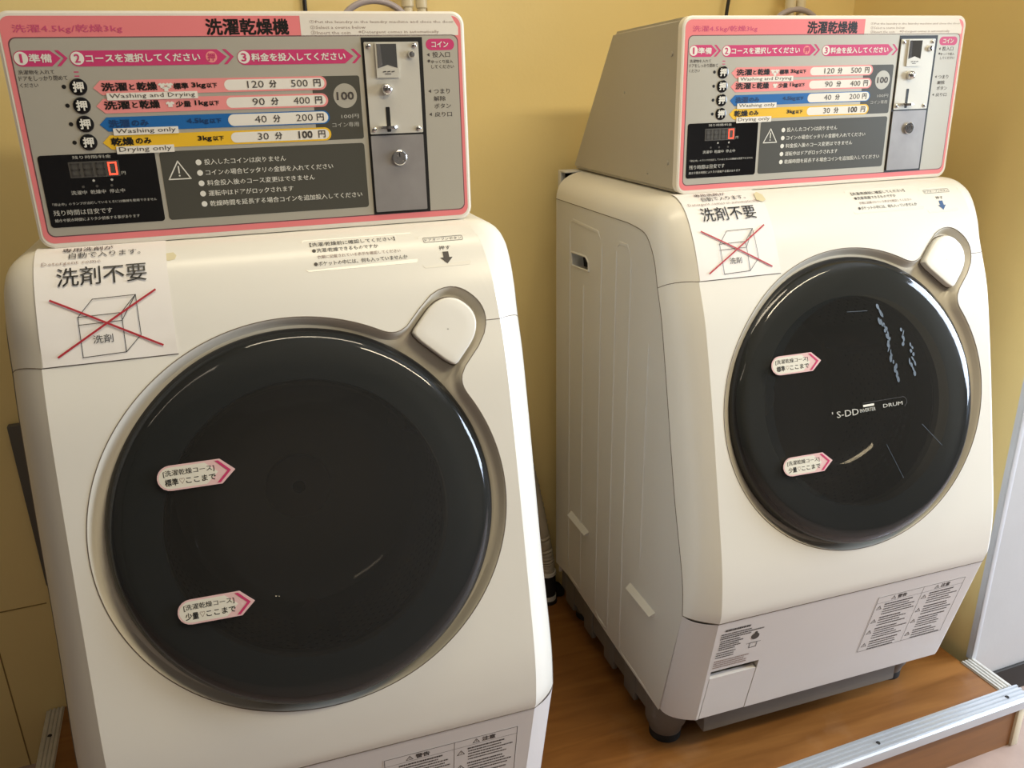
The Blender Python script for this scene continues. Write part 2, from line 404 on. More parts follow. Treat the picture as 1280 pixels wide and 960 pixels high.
TD = math.radians(18.7); CD = Vector((0, -.1610, .7065)); NH = Vector((0, -math.cos(TD), math.sin(TD))); VH = Vector((0, math.sin(TD), math.cos(TD)))
def Dd(x, v, n): return CD + Vector((x, 0, 0)) + VH * v + NH * n          # true door frame
def Dm(x, v, n):                                                             # the same, laid on the shell's face
    z = .7065 + v * math.cos(TD); return Vector((x, yf(z), z)) + NH * n
AX = Vector((.677, .736)); PXv = Vector((-.736, .677)); RO = .2604
def sdf(P):
    d1 = P.length - RO
    a = P.dot(AX); p = P.dot(PXv)
    if a < .306: d2 = abs(p) - .046
    else:
        q = (((a - .306) / .056) ** 2.3 + (abs(p) / .046) ** 2.3) ** (1 / 2.3); d2 = (q - 1) * .046
    if a < 0: d2 = 1
    k = .026; h = max(k - abs(d1 - d2), 0) / k
    return min(d1, d2) - h * h * k * .25
def hole(th):
    c, s_ = math.cos(th), math.sin(th); lo, hi = .24, .42
    R_ = hi
    while R_ > lo and sdf(Vector((c, s_)) * R_) > 0: R_ -= .002
    a, b = R_, R_ + .002
    for _ in range(14):
        m_ = (a + b) / 2
        if sdf(Vector((c, s_)) * m_) > 0: b = m_
        else: a = m_
    return Vector((c * a, s_ * a))
NT = 360
ths = [2 * PI * k / NT for k in range(NT)]
HOLE = [hole(t) for t in ths]
def inner(i, d):
    a = HOLE[i - 1]; b = HOLE[(i + 1) % NT]; t = (b - a).normalized(); return HOLE[i] + Vector((-t.y, t.x)) * d

MG = 'front loading coin washing machines'
M1 = thing('washing_machine', 'white drum washer dryer at left, in the foreground, a smoked round door facing us', 'washing machine', (0, 0, 0), MG)

# front panel with the door opening
g = G(); s0 = s_of_z(.7065); rows = []
HS = [Vector((p.x, s_of_z(.7065 + p.y * math.cos(TD)))) for p in HOLE]
OUT = []
for h in HS:
    d = Vector((h.x, h.y - s0)).normalized(); t = 9
    if d.y > 1e-6: t = min(t, (S1 - s0) / d.y)
    if d.y < -1e-6: t = min(t, -s0 / d.y)
    if abs(d.x) > 1e-6:
        tt = .28 / abs(d.x)
        for _ in range(6): tt = row(min(max(s0 + d.y * tt, 0), S1))[0] / abs(d.x)
        t = min(t, tt)
    OUT.append(Vector((d.x * t, s0 + d.y * t)))
for cx, cs in ((-row(0)[0], 0), (row(0)[0], 0), (row(S1)[0], S1), (-row(S1)[0], S1)):
    k = min(range(NT), key=lambda i: (OUT[i] - Vector((cx, cs))).length); OUT[k] = Vector((cx, cs))
MR = 26
for k in range(MR + 1):
    t = k / MR
    rows.append([face(*(h.lerp(o, t))) for h, o in zip(HS, OUT)])
g.grid(rows, 'white_shell', closed=True, flip=True)
# rounded wraps to the sides
NS = 90
for sx in (-1, 1):
    rows = []
    for i in range(NS + 1):
        s = S1 * i / NS; xa, by, bz = row(s); A = face(sx * xa, s); B = Vector((sx * XS, by, bz))
        up = min(1, max(0, (s - .60) / .12)); C = Vector((sx * (.315 + .0085 * up), A.y + .022 * (1 - up), A.z))
        rows.append([A * (1 - t) ** 2 + C * 2 * t * (1 - t) + B * t * t for t in [q / 10 for q in range(11)]])
    g.grid(rows, 'white_shell', flip=(sx > 0))
    # top shoulder running back
    rows = []
    for i in range(9):
        yy = .06 + (.395 - .06) * i / 8; by = .062 + (.397 - .062) * i / 8; xa = .255 - .005 * i / 8
        A = Vector((sx * xa, yy, 1.0455)); C = Vector((sx * XS, yy, 1.0455)); B = Vector((sx * XS, by, .9945 - .002 * i / 8))
        rows.append([A * (1 - t) ** 2 + C * 2 * t * (1 - t) + B * t * t for t in [q / 10 for q in range(11)]])
    g.grid(rows, 'white_shell', flip=(sx > 0))
g.grid([[Vector((-.255 + .51 * k / 6, .06, 1.0455)) for k in range(7)], [Vector((-.25 + .50 * k / 6, .395, 1.0455)) for k in range(7)]], 'white_shell', flip=False)
g.build('front_panel', M1)

# the thin joints between the shells
g = G()
def gapline(pts, wd, m='gap'):
    g.tube(pts, wd, m, n=5, cap=False)
def wrap_pt(sx, s, t):
    xa, by, bz = row(s); A = face(sx * xa, s); B = Vector((sx * XS, by, bz)); up = min(1, max(0, (s - .60) / .12)); C = Vector((sx * (.315 + .0085 * up), A.y + .022 * (1 - up), A.z))
    return A * (1 - t) ** 2 + C * 2 * t * (1 - t) + B * t * t
for sx in (-1, 1):
    xh = min(abs(h.x) for h in HS if abs(h.y - SEAM) < .004 and h.x * sx > 0) if True else 0
    xh = max(abs(h.x) for h in HS if abs(h.y - SEAM) < .006 and h.x * sx > 0)
    gapline([face(sx * (xh + (.28 - xh) * k / 8), SEAM) for k in range(9)] + [wrap_pt(sx, SEAM, k / 6) for k in range(1, 7)], .0006)
    gapline([wrap_pt(sx, S1 * k / 60, 1.0) + Vector((sx * .0002, 0, 0)) for k in range(61)] + [Vector((sx * (XS + .0002), .397, .9925))], .0007)
gapline([wrap_pt(-1, 0, t / 8) for t in range(8, -1, -1)] + [wrap_pt(1, 0, t / 8) for t in range(9)], .0009)
g.build('panel_gap', M1)

# lower panel
def lowp(x, t, w=0.0):        # t 0 top .. 1 bottom
    A = Vector((x, -.2300, .3690)); B = Vector((x, -.1735, .1200)); d = (B - A).normalized(); nrm = Vector((0, d.z, -d.y))
    return A.lerp(B, t) + nrm * w
def lowx(t): return .279 - .006 * t
def lowside(sx, t): return Vector((sx * (XS - .004 * t), -.188 + .064 * t, .370 - .252 * t))
LEN = (Vector((0, -.2300, .3690)) - Vector((0, -.1735, .1200))).length
g = G()
fx0, fx1, ft0, ft1 = -.2685, -.1715, .480, 1.0
def lq(x0, x1, t0, t1):
    n = 6
    g.grid([[lowp(x0 + (x1 - x0) * k / n, t) for k in range(n + 1)] for t in (t0, (t0 + t1) / 2, t1)], 'lower_shell', smooth=False)
xl = lambda t: -lowx(t)
g.grid([[lowp(-lowx(t), t), lowp(fx0, t)] for t in (0, .48, 1)], 'lower_shell', smooth=False, flip=True)
g.grid([[lowp(fx1, t), lowp(lowx(t), t)] for t in (0, .48, 1)], 'lower_shell', smooth=False, flip=True)
g.grid([[lowp(fx0, t), lowp(fx1, t)] for t in (0, .48)], 'lower_shell', smooth=False, flip=True)
for sx in (-1, 1):
    rows = []
    for i in range(13):
        t = i / 12; A = lowp(sx * lowx(t), t); B = lowside(sx, t); C = Vector((sx * .318, A.y + .022, A.z - .004))
        rows.append([A * (1 - q) ** 2 + C * 2 * q * (1 - q) + B * q * q for q in [k / 8 for k in range(9)]])
    g.grid(rows, 'lower_shell', flip=(sx < 0))
# pocket above the filter flap
g.grid([[lowp(fx0, .48, 0), lowp(fx1, .48, 0)], [lowp(fx0, .50, -.020), lowp(fx1, .50, -.020)], [lowp(fx0, 1.0, -.012), lowp(fx1, 1.0, -.012)]], 'surround', smooth=False)
for xx in (fx0, fx1): g.add([lowp(xx, .48), lowp(xx, 1), lowp(xx, 1, -.02), lowp(xx, .48, -.02)], [[0, 1, 2, 3]], 'surround')
g.build('lower_panel', M1)
g = G(); g.prism(rrect(fx0 + .0015, fx1 - .0012, .56, .998, .002), lambda a, b, w: lowp(a, 1.558 - b, w), -.010, -.0003, 'lower_shell'); g.build('filter_flap', M1)

# side panels with beads and a grip recess
def side_outline():
    P = [(wrap_pt(1, S1 * k / 40, 1.0).y, wrap_pt(1, S1 * k / 40, 1.0).z) for k in range(41)] + [(.25, .993), (.397, .9925), (.399, .125), (.325, .134), (.05, .122), (-.124, .118)]
    return P
SOUT = side_outline()
HREC = [(.225, .876), (.227, .893), (.240, .902), (.312, .898), (.306, .872)]
for sx in (-1, 1):
    g = G(); allp = [Vector((p[0], p[1], 0)) for p in SOUT + HREC]
    tri = tessellate_polygon([[Vector((p[0], p[1], 0)) for p in SOUT], [Vector((p[0], p[1], 0)) for p in HREC]])
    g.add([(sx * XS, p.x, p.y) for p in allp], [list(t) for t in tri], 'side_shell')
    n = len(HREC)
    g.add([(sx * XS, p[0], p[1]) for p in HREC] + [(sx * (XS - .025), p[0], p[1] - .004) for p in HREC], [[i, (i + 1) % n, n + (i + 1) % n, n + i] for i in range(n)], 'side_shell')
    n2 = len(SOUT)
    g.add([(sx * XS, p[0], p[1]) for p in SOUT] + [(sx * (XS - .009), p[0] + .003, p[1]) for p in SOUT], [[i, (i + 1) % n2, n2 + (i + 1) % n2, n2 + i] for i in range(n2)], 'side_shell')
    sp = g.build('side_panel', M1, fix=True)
    g = G(); g.add([(sx * (XS - .024), p[0], p[1] - .004) for p in HREC], [list(range(n))], 'dark_void'); g.build('grip_recess', sp)
    g = G(); g.tube([(sx * XS, p[0], p[1]) for p in HREC] + [(sx * XS, HREC[0][0], HREC[0][1])], .0022, 'side_shell', n=6, cap=False); g.build('grip_lip', sp)
    def bead(pts, w=.0035, h=.0016):
        g = G(); P = [Vector((0, *p)) for p in pts]; rows = []
        for i, p in enumerate(P):
            t = (P[min(i + 1, len(P) - 1)] - P[max(i - 1, 0)]).normalized(); q = Vector((0, -t.z, t.y))
            e = 0.1 if i in (0, len(P) - 1) else 1
            rows.append([Vector((sx * (XS + h * e * math.cos(a)), 0, 0)) + p + q * w * e * math.sin(a) for a in [math.radians(d) for d in (-90, -50, 0, 50, 90)]])
        g.grid(rows, 'side_shell', flip=(sx < 0)); g.build('bead', sp)
    for y_, z0, z1 in ((.322, .150, .955), (.252, .145, .845), (.169, .145, .940), (.106, .135, .940), (.048, .130, .938), (-.027, .36, .808)):
        bead([(y_, z0), (y_, z0 + .01)] + [(y_, z0 + (z1 - z0) * k / 6) for k in range(1, 6)] + [(y_, z1 - .01), (y_, z1)])
    bead([(.320, .955), (.305, .962), (.185, .958), (.171, .945)]); bead([(.104, .945), (.092, .955), (.062, .955), (.050, .942)])
    bead([(.322, .148), (.31, .141), (.265, .139), (.253, .143)]); bead([(.167, .143), (.155, .136), (.12, .134), (.108, .138)]); bead([(.046, .131), (.03, .127), (-.05, .124), (-.10, .123)])
    for y0, y1, zz in ((.209, .302, .306), (-.092, .005, .304)):
        g = G(); vs = [(sx * XS, y0, zz - .003), (sx * XS, y1, zz - .003), (sx * (XS + .011), y1, zz + .001), (sx * (XS + .011), y0, zz + .001), (sx * XS, y0 - .003, zz + .009), (sx * XS, y1 + .003, zz + .009)]
        g.add(vs, [[0, 1, 2, 3], [3, 2, 5, 4], [0, 3, 4], [1, 5, 2]], 'side_shell'); g.build('vent_louver', sp)

g = G(); g.box((-.318, .390, .10), (.318, .3965, .990), 'side_shell', .002); g.add([(-XS, .3955, .989), (XS, .3955, .989), (.25, .3955, 1.0455), (-.25, .3955, 1.0455)], [[0, 1, 2, 3]], 'side_shell'); g.build('back_panel', M1)
# plinth
g = G()
P = [(-.235, -.100), (.240, -.100), (.292, -.095), (.312, -.085), (.312, .388), (-.312, .388), (-.312, -.085), (-.292, -.095)]
g.prism(P, lambda a, b, w: Vector((a, b, w)), .062, .150, 'skirt', True, True)
for yy in (-.01, .09, .20, .31):
    for sx in (-1, 1): g.box((sx * .309 - .006, yy, .040), (sx * .309 + .006, yy + .05, .110), 'skirt', .004)
g.box((-.238, -.1470, .057), (.205, -.095, .135), 'skirt', .003)
g.build('base_skirt', M1)
for fx, fy in ((-.273, -.066), (.262, -.066), (.262, .34), (-.262, .34)):
    g = G(); fn = lambda a, b, h, fx=fx, fy=fy: Vector((fx + a, fy + b, h))
    g.lathe([(.042, .115), (.040, .040), (.034, .028), (.032, .018), (.001, .018)], fn, 'skirt', n=28, flip=True)
    fo = g.build('foot', M1)
    q = G(); q.lathe([(.028, .020), (.031, .012), (.031, .0006), (.001, .0004)], fn, 'rubber', n=28, flip=True); q.build('rubber_pad', fo)
g = G(); g.box((-.303, .424, .975), (-.293, .440, 1.0445), 'side_shell', .0008); g.box((-.303, .399, 1.0420), (.303, .440, 1.0450), 'side_shell', .0006); g.box((-.293, .436, .975), (.303, .440, 1.042), 'dark_void'); g.build('rear_bracket', M1)

# door surround: a shallow dish round the door with the button's lobe
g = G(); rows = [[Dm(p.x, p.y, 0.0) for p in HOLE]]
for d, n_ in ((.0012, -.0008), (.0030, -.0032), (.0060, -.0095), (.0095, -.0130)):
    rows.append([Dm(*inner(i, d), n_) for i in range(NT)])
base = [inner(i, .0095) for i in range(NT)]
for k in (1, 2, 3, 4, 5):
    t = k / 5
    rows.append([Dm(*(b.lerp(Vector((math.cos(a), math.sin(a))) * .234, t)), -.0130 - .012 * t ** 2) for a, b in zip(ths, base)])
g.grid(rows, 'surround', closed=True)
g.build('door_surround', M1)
g = G(); g.tube([Dm(p.x, p.y, .0002) for p in HOLE] + [Dm(HOLE[0].x, HOLE[0].y, .0002)], .0006, 'gap', n=4, cap=False); g.build('panel_gap', M1)

# door-release button
bp = []
for k in range(25):
    t = PI * k / 24; c, s_ = math.cos(t), math.sin(t)
    bp.append((.303 + .0445 * abs(s_) ** (2 / 2.3), .0360 * math.copysign(abs(c) ** (2 / 2.3), c)))
bp += [(.2785, -.0360), (.2735, -.0345), (.2715, -.0305)] + [(.2700, -.0305 + .061 * k / 6) for k in range(1, 6)] + [(.2715, .0305), (.2735, .0345), (.2785, .0360)]
def bpt(a, p, sc): 
    a = .305 + (a - .305) * sc; p = p * sc; q = AX * a + PXv * p; return q
g = G(); rows = []
for sc, n_ in ((1.0, -.016), (1.0, -.0035), (.992, -.0018), (.965, -.0008), (.925, -.0005), (.6, -.0005), (.02, -.0005)):
    rows.append([Dm(*bpt(a, p, sc), n_) for a, p in bp])
g.grid(rows, 'button_shell', closed=True, flip=False); g.build('door_button', M1, fix=True)
g = G(); g.tube([Dm(*bpt(a, p, 1.02), -.0126) for a, p in bp + bp[:1]], .0010, 'gap', n=5, cap=False); g.build('panel_gap', M1)

# drum behind the door
g = G(); g.lathe([(.218, -.035), (.205, -.050), (.200, -.060), (.195, -.075)], Dd, 'gasket', n=72, flip=True); g.build('gasket', M1)
g = G(); g.lathe([(.196, -.075), (.205, -.09), (.205, -.27), (.19, -.30), (.06, -.31), (.001, -.31)], Dd, 'drum_metal', n=72, flip=True)
for k in range(3):
    a = 2 * PI * k / 3 + .5
    rows = []
    for n_ in (-.10, -.18, -.26): rows.append([Dd(q * math.cos(a + da), q * math.sin(a + da), n_) for q, da in ((.205, -.16), (.178, -.05), (.172, 0), (.178, .05), (.205, .16))])
    g.grid(rows, 'drum_metal')
dr = g.build('drum', M1)
g = G(); g.lathe([(.052, -.308), (.050, -.300), (.040, -.297), (.001, -.296)], Dd, 'hub', n=48, flip=True); g.lathe([(.010, -.2955), (.009, -.292), (.0005, -.292)], Dd, 'drum_hole', n=20, flip=True); g.build('hub', dr)
g = G()
for i in range(13):
    for k in range(64):
        a = 2 * PI * (k + .5 * (i % 2)) / 64; n_ = -.105 - .0125 * i; c, s_ = math.cos(a), math.sin(a)
        e = .0022; q = .2042
        g.add([Dd(q * math.cos(a + e / q * x), q * math.sin(a + e / q * x), n_ + e * y) for x, y in ((1, .5), (.5, 1), (-.5, 1), (-1, .5), (-1, -.5), (-.5, -1), (.5, -1), (1, -.5))], [list(range(8))], 'drum_hole')
o = g.build('perforation', dr); o['kind'] = 'stuff'

# the door
DP = [(.2420, -.036), (.2425, -.004), (.2420, .0035), (.2400, .0085), (.2365, .0115)]
CP = [(.2365, .0115), (.2325, .0158), (.2280, .0186), (.2235, .0200), (.2150, .0210), (.1925, .0226), (.1755, .0238), (.1745, .02385), (.15, .0270), (.10, .0292), (.05, .0302), (.0005, .0305)]
def dome(rho):
    for (a, b), (c, d) in zip(CP[:-1], CP[1:]):
        if c <= rho <= a: return b + (d - b) * (a - rho) / (a - c)
    return CP[-1][1]
g = G(); g.lathe(DP, Dd, 'door_rim', n=160)
g.lathe([(.2365, .0105), (.232, .006), (.190, .004), (.177, .001), (.176, -.012), (.196, -.034), (.2420, -.036)], Dd, 'door_ring', n=120)
door = g.build('door', M1)
g = G(); g.lathe(CP[:7], Dd, 'smoked_band', n=160); g.lathe(CP[6:], Dd, 'smoked_cover', n=160); g.build('smoked_cover', door, fix=True)
g = G(); g.lathe([(.176, -.010), (.174, -.03), (.166, -.062), (.150, -.085), (.115, -.10), (.06, -.108), (.0005, -.110)], Dd, 'bowl_glass', n=96); g.build('inner_bowl', door)
def St(x, v, w): return Dd(x, v, dome(math.hypot(x, v)) + .0009 + w)
def arrow_loop(u0, u1, vc, h, notch=0.0):
    r_ = h / 2; P = [(u0 + r_ + r_ * math.cos(t), vc + r_ * math.sin(t)) for t in [PI / 2 + PI * k / 10 for k in range(11)]]
    return P + [(u0 + r_ + (u1 - h * .55 - u0 - r_) * q, vc - r_) for q in (.25, .5, .75, 1)] + [(u1, vc)] + [(u0 + r_ + (u1 - h * .55 - u0 - r_) * q, vc + r_) for q in (1, .75, .5, .25)]
def chevron(g, fn, ut, vc, h, wd, w, m):
    k = .50 * h
    g.add([fn(ut - k - wd, vc + h / 2, w), fn(ut - k, vc + h / 2, w), fn(ut, vc, w), fn(ut - wd, vc, w)], [[3, 2, 1, 0]], m)
    g.add([fn(ut - k - wd, vc - h / 2, w), fn(ut - k, vc - h / 2, w), fn(ut, vc, w), fn(ut - wd, vc, w)], [[0, 1, 2, 3]], m)
def Sk(x, v, w): return Dd(x, v, .0266 + (x + .173) / .09 * .0056 + w)
for vc, first in ((.0775, '標準'), (-.0870, '少量')):
    g = G(); u0, u1 = -.1730, -.0830
    if vc < 0: u0 += .002; u1 += .002
    g.prism(arrow_loop(u0, u1, vc, .0305), Sk, -.0004, .0004, 'sticker_pink')
    g.prism(arrow_loop(u0 + .002, u1 - .020, vc, .0260), Sk, .0004, .0005, 'white_print')
    chevron(g, Sk, u1 - .005, vc, .0270, .0042, .0007, 'magenta')
    text(g, Sk, '[洗濯乾燥コース]', u0 + .0075, vc + .0015, u1 - .0240, vc + .0095, .0006, 'black_print', .012)
    text(g, Sk, first, u0 + .0085, vc - .0095, u0 + .0235, vc - .0010, .0006, 'black_print', .015)
    text(g, Sk, '♡', u0 + .0250, vc - .0085, u0 + .0310, vc - .0015, .0006, 'text_faint')
    text(g, Sk, 'ここまで', u0 + .0325, vc - .0088, u1 - .0235, vc - .0015, .0006, 'black_print', .015)
    g.build('arrow_sticker', door)

# printed labels on the shell
def Fs(x, s, w): return face(x, s, w)
g = G(); g.prism([(p[0], p[1]) for p in rrect(.034, .180, .660, .7095, .004)], Fs, .0001, .00025, 'label_clear')
for s_, a, b, v0, v1, m_ in (('【洗濯/乾燥前に確認してください】', .0437, .1555, .6965, .7035, 'text_grey'), ('●洗濯/乾燥できるものですか', .0453, .1311, .6865, .6930, 'text_grey'), ('衣類に記載されている表示を確認してください', .0507, .1596, .6772, .6822, 'text_faint'), ('●ポケットの中には、何も入っていませんか', .0450, .1672, .6668, .6732, 'text_grey')):
    text(g, Fs, s_, a, v0, b, v1, .0004, m_, .008)
g.build('reminder_label', M1)
def button_label(parent, m_):
    g = G(); g.prism(rrect(.186, .252, .651, .7005, .004), Fs, .0001, .00025, 'label_clear')
    stroke(g, Fs, rrect(.1932, .2475, .6890, .6965, .0015, 2), .0006, .0004, 'text_grey', True)
    text(g, Fs, 'ドアオープンボタン', .1950, .6905, .2458, .6950, .0004, 'text_grey')
    text(g, Fs, '押す', .2119, .6755, .2274, .6815, .0004, 'text_grey', .01)
    g.add([Fs(x, s_, .0004) for x, s_ in ((.2155, .6725), (.2155, .6640), (.2110, .6640), (.2195, .6550), (.2280, .6640), (.2235, .6640), (.2235, .6725))], [[0, 1, 2, 3, 4, 5, 6]], m_)
    return g.build('open_button_label', parent)

def fine(g, fn, x0, x1, y0, y1, n, m, fill=.45, seedv=1):
    rnd = random.Random(seedv); h = (y1 - y0) / n
    for i in range(n):
        yy = y1 - (i + .5) * h; x = x0; end = x0 + (x1 - x0) * rnd.uniform(.62, 1.0)
        while x < end:
            w_ = rnd.uniform(.0008, .0036); e = min(x + w_, end)
            g.add([fn(x, yy - h * fill / 2, .0004), fn(e, yy - h * fill / 2, .0004), fn(e, yy + h * fill / 2, .0004), fn(x, yy + h * fill / 2, .0004)], [[0, 1, 2, 3]], m); x = e + rnd.uniform(.0003, .0007)
Lp = lambda x, d, w: lowp(x, d / LEN, w + .0001)      # d = metres down the panel; use negative v axis
Lw = lambda x, v, w: lowp(x, -v / LEN, w + .0001)
def tri_sign(g, fn, cx, cy, h, m='text_grey'):
    stroke(g, fn, [(cx - h * .6, cy - h / 2), (cx + h * .6, cy - h / 2), (cx, cy + h / 2)], h * .12, .0004, m, True); stroke(g, fn, [(cx, cy + h * .12), (cx, cy - h * .2)], h * .1, .0004, m)
g = G(); x0, x1, v0, v1 = .0575, .2545, -.178, -.032
g.prism(rrect(x0 - .002, x1 + .002, v0 - .002, v1 + .002, .002), Lw, 0, .0002, 'lower_shell')
stroke(g, Lw, [(x0, v0), (x1, v0), (x1, v1), (x0, v1)], .0008, .0004, 'text_grey', True); xm = (x0 + x1) / 2 + .003
stroke(g, Lw, [(xm, v0), (xm, v1)], .0007, .0004, 'text_grey')
for a, b, t_, sd in ((x0, xm, '警告', 3), (xm, x1, '注意', 4)):
    stroke(g, Lw, [(a, v1 - .0155), (b, v1 - .0155)], .0005, .0004, 'text_grey')
    tri_sign(g, Lw, (a + b) / 2 - .015, v1 - .008, .008); text(g, Lw, t_, (a + b) / 2 - .006, v1 - .0125, (a + b) / 2 + .014, v1 - .0030, .0004, 'text_grey', .03)
    yy = v1 - .020
    for k in range(4 if a == x0 else 4):
        nl = (5, 4, 5, 4)[k]; h = nl * .0055 + .004
        tri_sign(g, Lw, a + .010, yy - .008, .009)
        fine(g, Lw, a + .020, b - .004, yy - .0045, yy, 1, 'text_grey', .75, sd * 10 + k)
        fine(g, Lw, a + .021, b - .004, yy - h, yy - .0055, nl - 1, 'text_grey', .42, sd * 20 + k); yy -= h + .004
g.build('warning_label', M1)
g = G(); x0, x1, v0, v1 = -.272, -.176, -.122, -.012
fine(g, Lw, x0 + .010, x1 - .006, v1 - .012, v1 - .004, 1, 'text_grey', .6, 31)
fine(g, Lw, x0 + .004, x1, v1 - .030, v1 - .014, 3, 'text_grey', .5, 32)
fine(g, Lw, x0 + .006, x0 + .052, v1 - .058, v1 - .031, 5, 'text_grey', .5, 33)
fine(g, Lw, x0 + .004, x0 + .050, v1 - .078, v1 - .060, 3, 'text_grey', .4, 34)
fine(g, Lw, x0 + .004, x1 - .008, v1 - .104, v1 - .082, 4, 'text_faint', .5, 35)
for k in range(2):
    c = (x1 - .020, v1 - .040 - .022 * k)
    if k == 0: g.disc(Lw, *c, .008, 0, .0004, 'text_grey', 12); g.disc(Lw, c[0], c[1] + .009, .003, 0, .0004, 'text_grey', 8)
    else: stroke(g, Lw, [(c[0] - .007, c[1] - .006), (c[0] + .007, c[1] - .006), (c[0] + .007, c[1] + .006), (c[0] - .007, c[1] + .006)], .0012, .0004, 'text_grey', True); stroke(g, Lw, [(c[0] - .014, c[1] + .006), (c[0] + .014, c[1] + .006)], .0008, .0004, 'text_grey')
g.build('rating_label', M1)

def copy_tree(o, parent=None, loc=None):
    c = o.copy(); COL.objects.link(c); c.parent = parent
    if loc is not None: c.location = loc
    for ch in list(o.children): copy_tree(ch, c)
    return c
SH = Vector((.9128, .0788, 0))
M2 = copy_tree(M1, None, SH)
M2['label'] = 'white drum washer dryer at right, farther back, its ribbed left side in view'
button_label(M1, 'text_grey')
b2 = button_label(M2, 'arrow_blue')
# small things only one machine has
g = G(); g.prism([(-.1335, .6945), (-.1290, .6925), (-.1215, .6940), (-.1190, .7000), (-.1225, .7060), (-.1310, .7050)], Fs, .0001, .0003, 'tape'); g.build('tape_residue', M1)
M2door = [c for c in M2.children if c.name.startswith('door') and any(k.name.startswith('smoked') for k in c.children)][0]
g = G()
text(g, St, "' S-DD", -.0715, -.0205, -.020, -.0095, .0004, 'soft_white', .01); text(g, St, 'INVERTER', -.017, -.0180, .014, -.0120, .0004, 'soft_white', .01); text(g, St, 'DRUM', .030, -.0160, .070, -.0100, .0004, 'soft_white', .01)
g.prism(rrect(-.010, .012, -.0095, -.0060, .0005), St, 0, .0005, 'white_print')
stroke(g, St, [(-.010, -.003), (.074, -.003), (.079, -.008), (.079, -.014), (.074, -.019)], .0005, .0004, 'text_grey')
g.build('door_lettering', M2door)
g = G(); rnd = random.Random(5)  # pale streaks painting a reflection onto the door glass, then thin scratches
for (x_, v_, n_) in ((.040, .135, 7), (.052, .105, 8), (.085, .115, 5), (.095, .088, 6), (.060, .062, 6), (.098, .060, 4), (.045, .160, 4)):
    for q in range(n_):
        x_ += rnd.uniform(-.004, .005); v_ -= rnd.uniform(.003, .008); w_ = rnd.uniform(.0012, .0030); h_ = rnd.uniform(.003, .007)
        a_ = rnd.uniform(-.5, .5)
        g.add([St(x_ + w_ * math.cos(t) * math.cos(a_) - h_ * math.sin(t) * math.sin(a_), v_ + h_ * math.sin(t) * math.cos(a_) + w_ * math.cos(t) * math.sin(a_), .0002) for t in [2 * PI * k / 9 for k in range(9)]], [list(range(9))], 'reflection_scratch')
for a_, b_ in (((.030, -.078), (.060, -.140)), ((.108, -.055), (.150, -.098)), ((-.02, .150), (.02, .148))): stroke(g, St, [a_, b_], .0007, .0003, 'reflection_scratch')
o = g.build('reflection_scratch_marks', M2door); o['label'] = 'pale streaky painted reflection and scratch marks'; o['kind'] = 'stuff'
# ------------------------------------------------------------------ COIN BOX
TL = math.radians(1.03)
def Pn(u_, v_, w=0.0): return Vector((u_, -.0000 - w * math.cos(TL) + v_ * math.sin(TL), 1.180 + v_ * math.cos(TL) + w * math.sin(TL)))
CB = thing('coin_box', 'pink and grey coin payment box on the left washing machine', 'coin box', (0, .2, 1.047), 'coin payment boxes on the machines')
g = G()   # sheet-metal housing
hw = .2705
pr = [(.004, -.1325), (.006, .1325), (.256, .1220), (.440, -.1325)]
vs = [Vector((sx * hw, y_, 1.18 + v_)) for sx in (-1, 1) for y_, v_ in pr]
bm = bmesh.new(); bv = [bm.verts.new(v) for v in vs]
for f_ in ((0, 1, 2, 3), (7, 6, 5, 4), (0, 4, 5, 1), (1, 5, 6, 2), (2, 6, 7, 3), (3, 7, 4, 0)): bm.faces.new([bv[i] for i in f_])
bmesh.ops.recalc_face_normals(bm, faces=bm.faces); bmesh.ops.bevel(bm, geom=bm.edges[:], offset=.006, segments=3, affect='EDGES'); bm.verts.index_update()
g.add([v.co.copy() for v in bm.verts], [[v.index for v in q.verts] for q in bm.faces], 'box_paint', True); bm.free()
ho = g.build('housing', CB)
for y_, v_ in ((.033, .080), (.031, -.086), (.20, .02), (.10, -.11)):
    for sx in (-1, 1):
        q = G(); q.lathe([(.0040 if y_ < .05 else .002, 0), (.0036 if y_ < .05 else .0018, .0016), (.0003, .0020)], lambda a, b, h, y_=y_, v_=v_, sx=sx: Vector((sx * (hw + h), y_ + a, 1.18 + v_ + b)), 'box_paint', n=12); q.build('screw', ho)
g = G()
L0 = rrect(-.2728, .2728, -.1335, .1337, .0165, 8)
g.prism(L0, Pn, -.010, .0025, 'frame_white', False, True)
inn = rrect(-.2700, .2700, -.1308, .1310, .0140, 8)
g.add([Pn(*p, .0025) for p in L0] + [Pn(*p, .0035) for p in inn], [[i, (i + 1) % len(L0), len(L0) + (i + 1) % len(L0), len(L0) + i] for i in range(len(L0))], 'frame_white', True)
g.add([Pn(*p, .0035) for p in inn], [list(range(len(inn)))], 'frame_white')
g.build('face_frame', CB)
W0 = .0035
def P0(u_, v_, w): return Pn(u_, v_, W0 + w)
g = G()
g.prism(rrect(-.2680, .2680, -.1278, .1283, .0120, 7), P0, 0, .0002, 'pink')
g.prism([(.0630, .1050), (.2645, .1050), (.2645, .1150), (.2600, .1215), (.2560, .1283), (.0630, .1283)], P0, .0002, .0003, 'frame_white')
g.prism(rrect(-.2627, .2638, -.1203, .1060, .0085, 6), P0, .0002, .0003, 'outline')
g.prism(rrect(-.2614, .2626, -.1190, .1047, .0078, 6), P0, .0003, .0004, 'grey_print')
text(g, P0, '洗濯4.5kg/乾燥3kg', -.2555, .1095, -.1408, .1192, .0004, 'magenta_light', .012)
text(g, P0, '洗濯乾燥機', -.0478, .1072, .0484, .1248, .0004, 'black_print', .022)
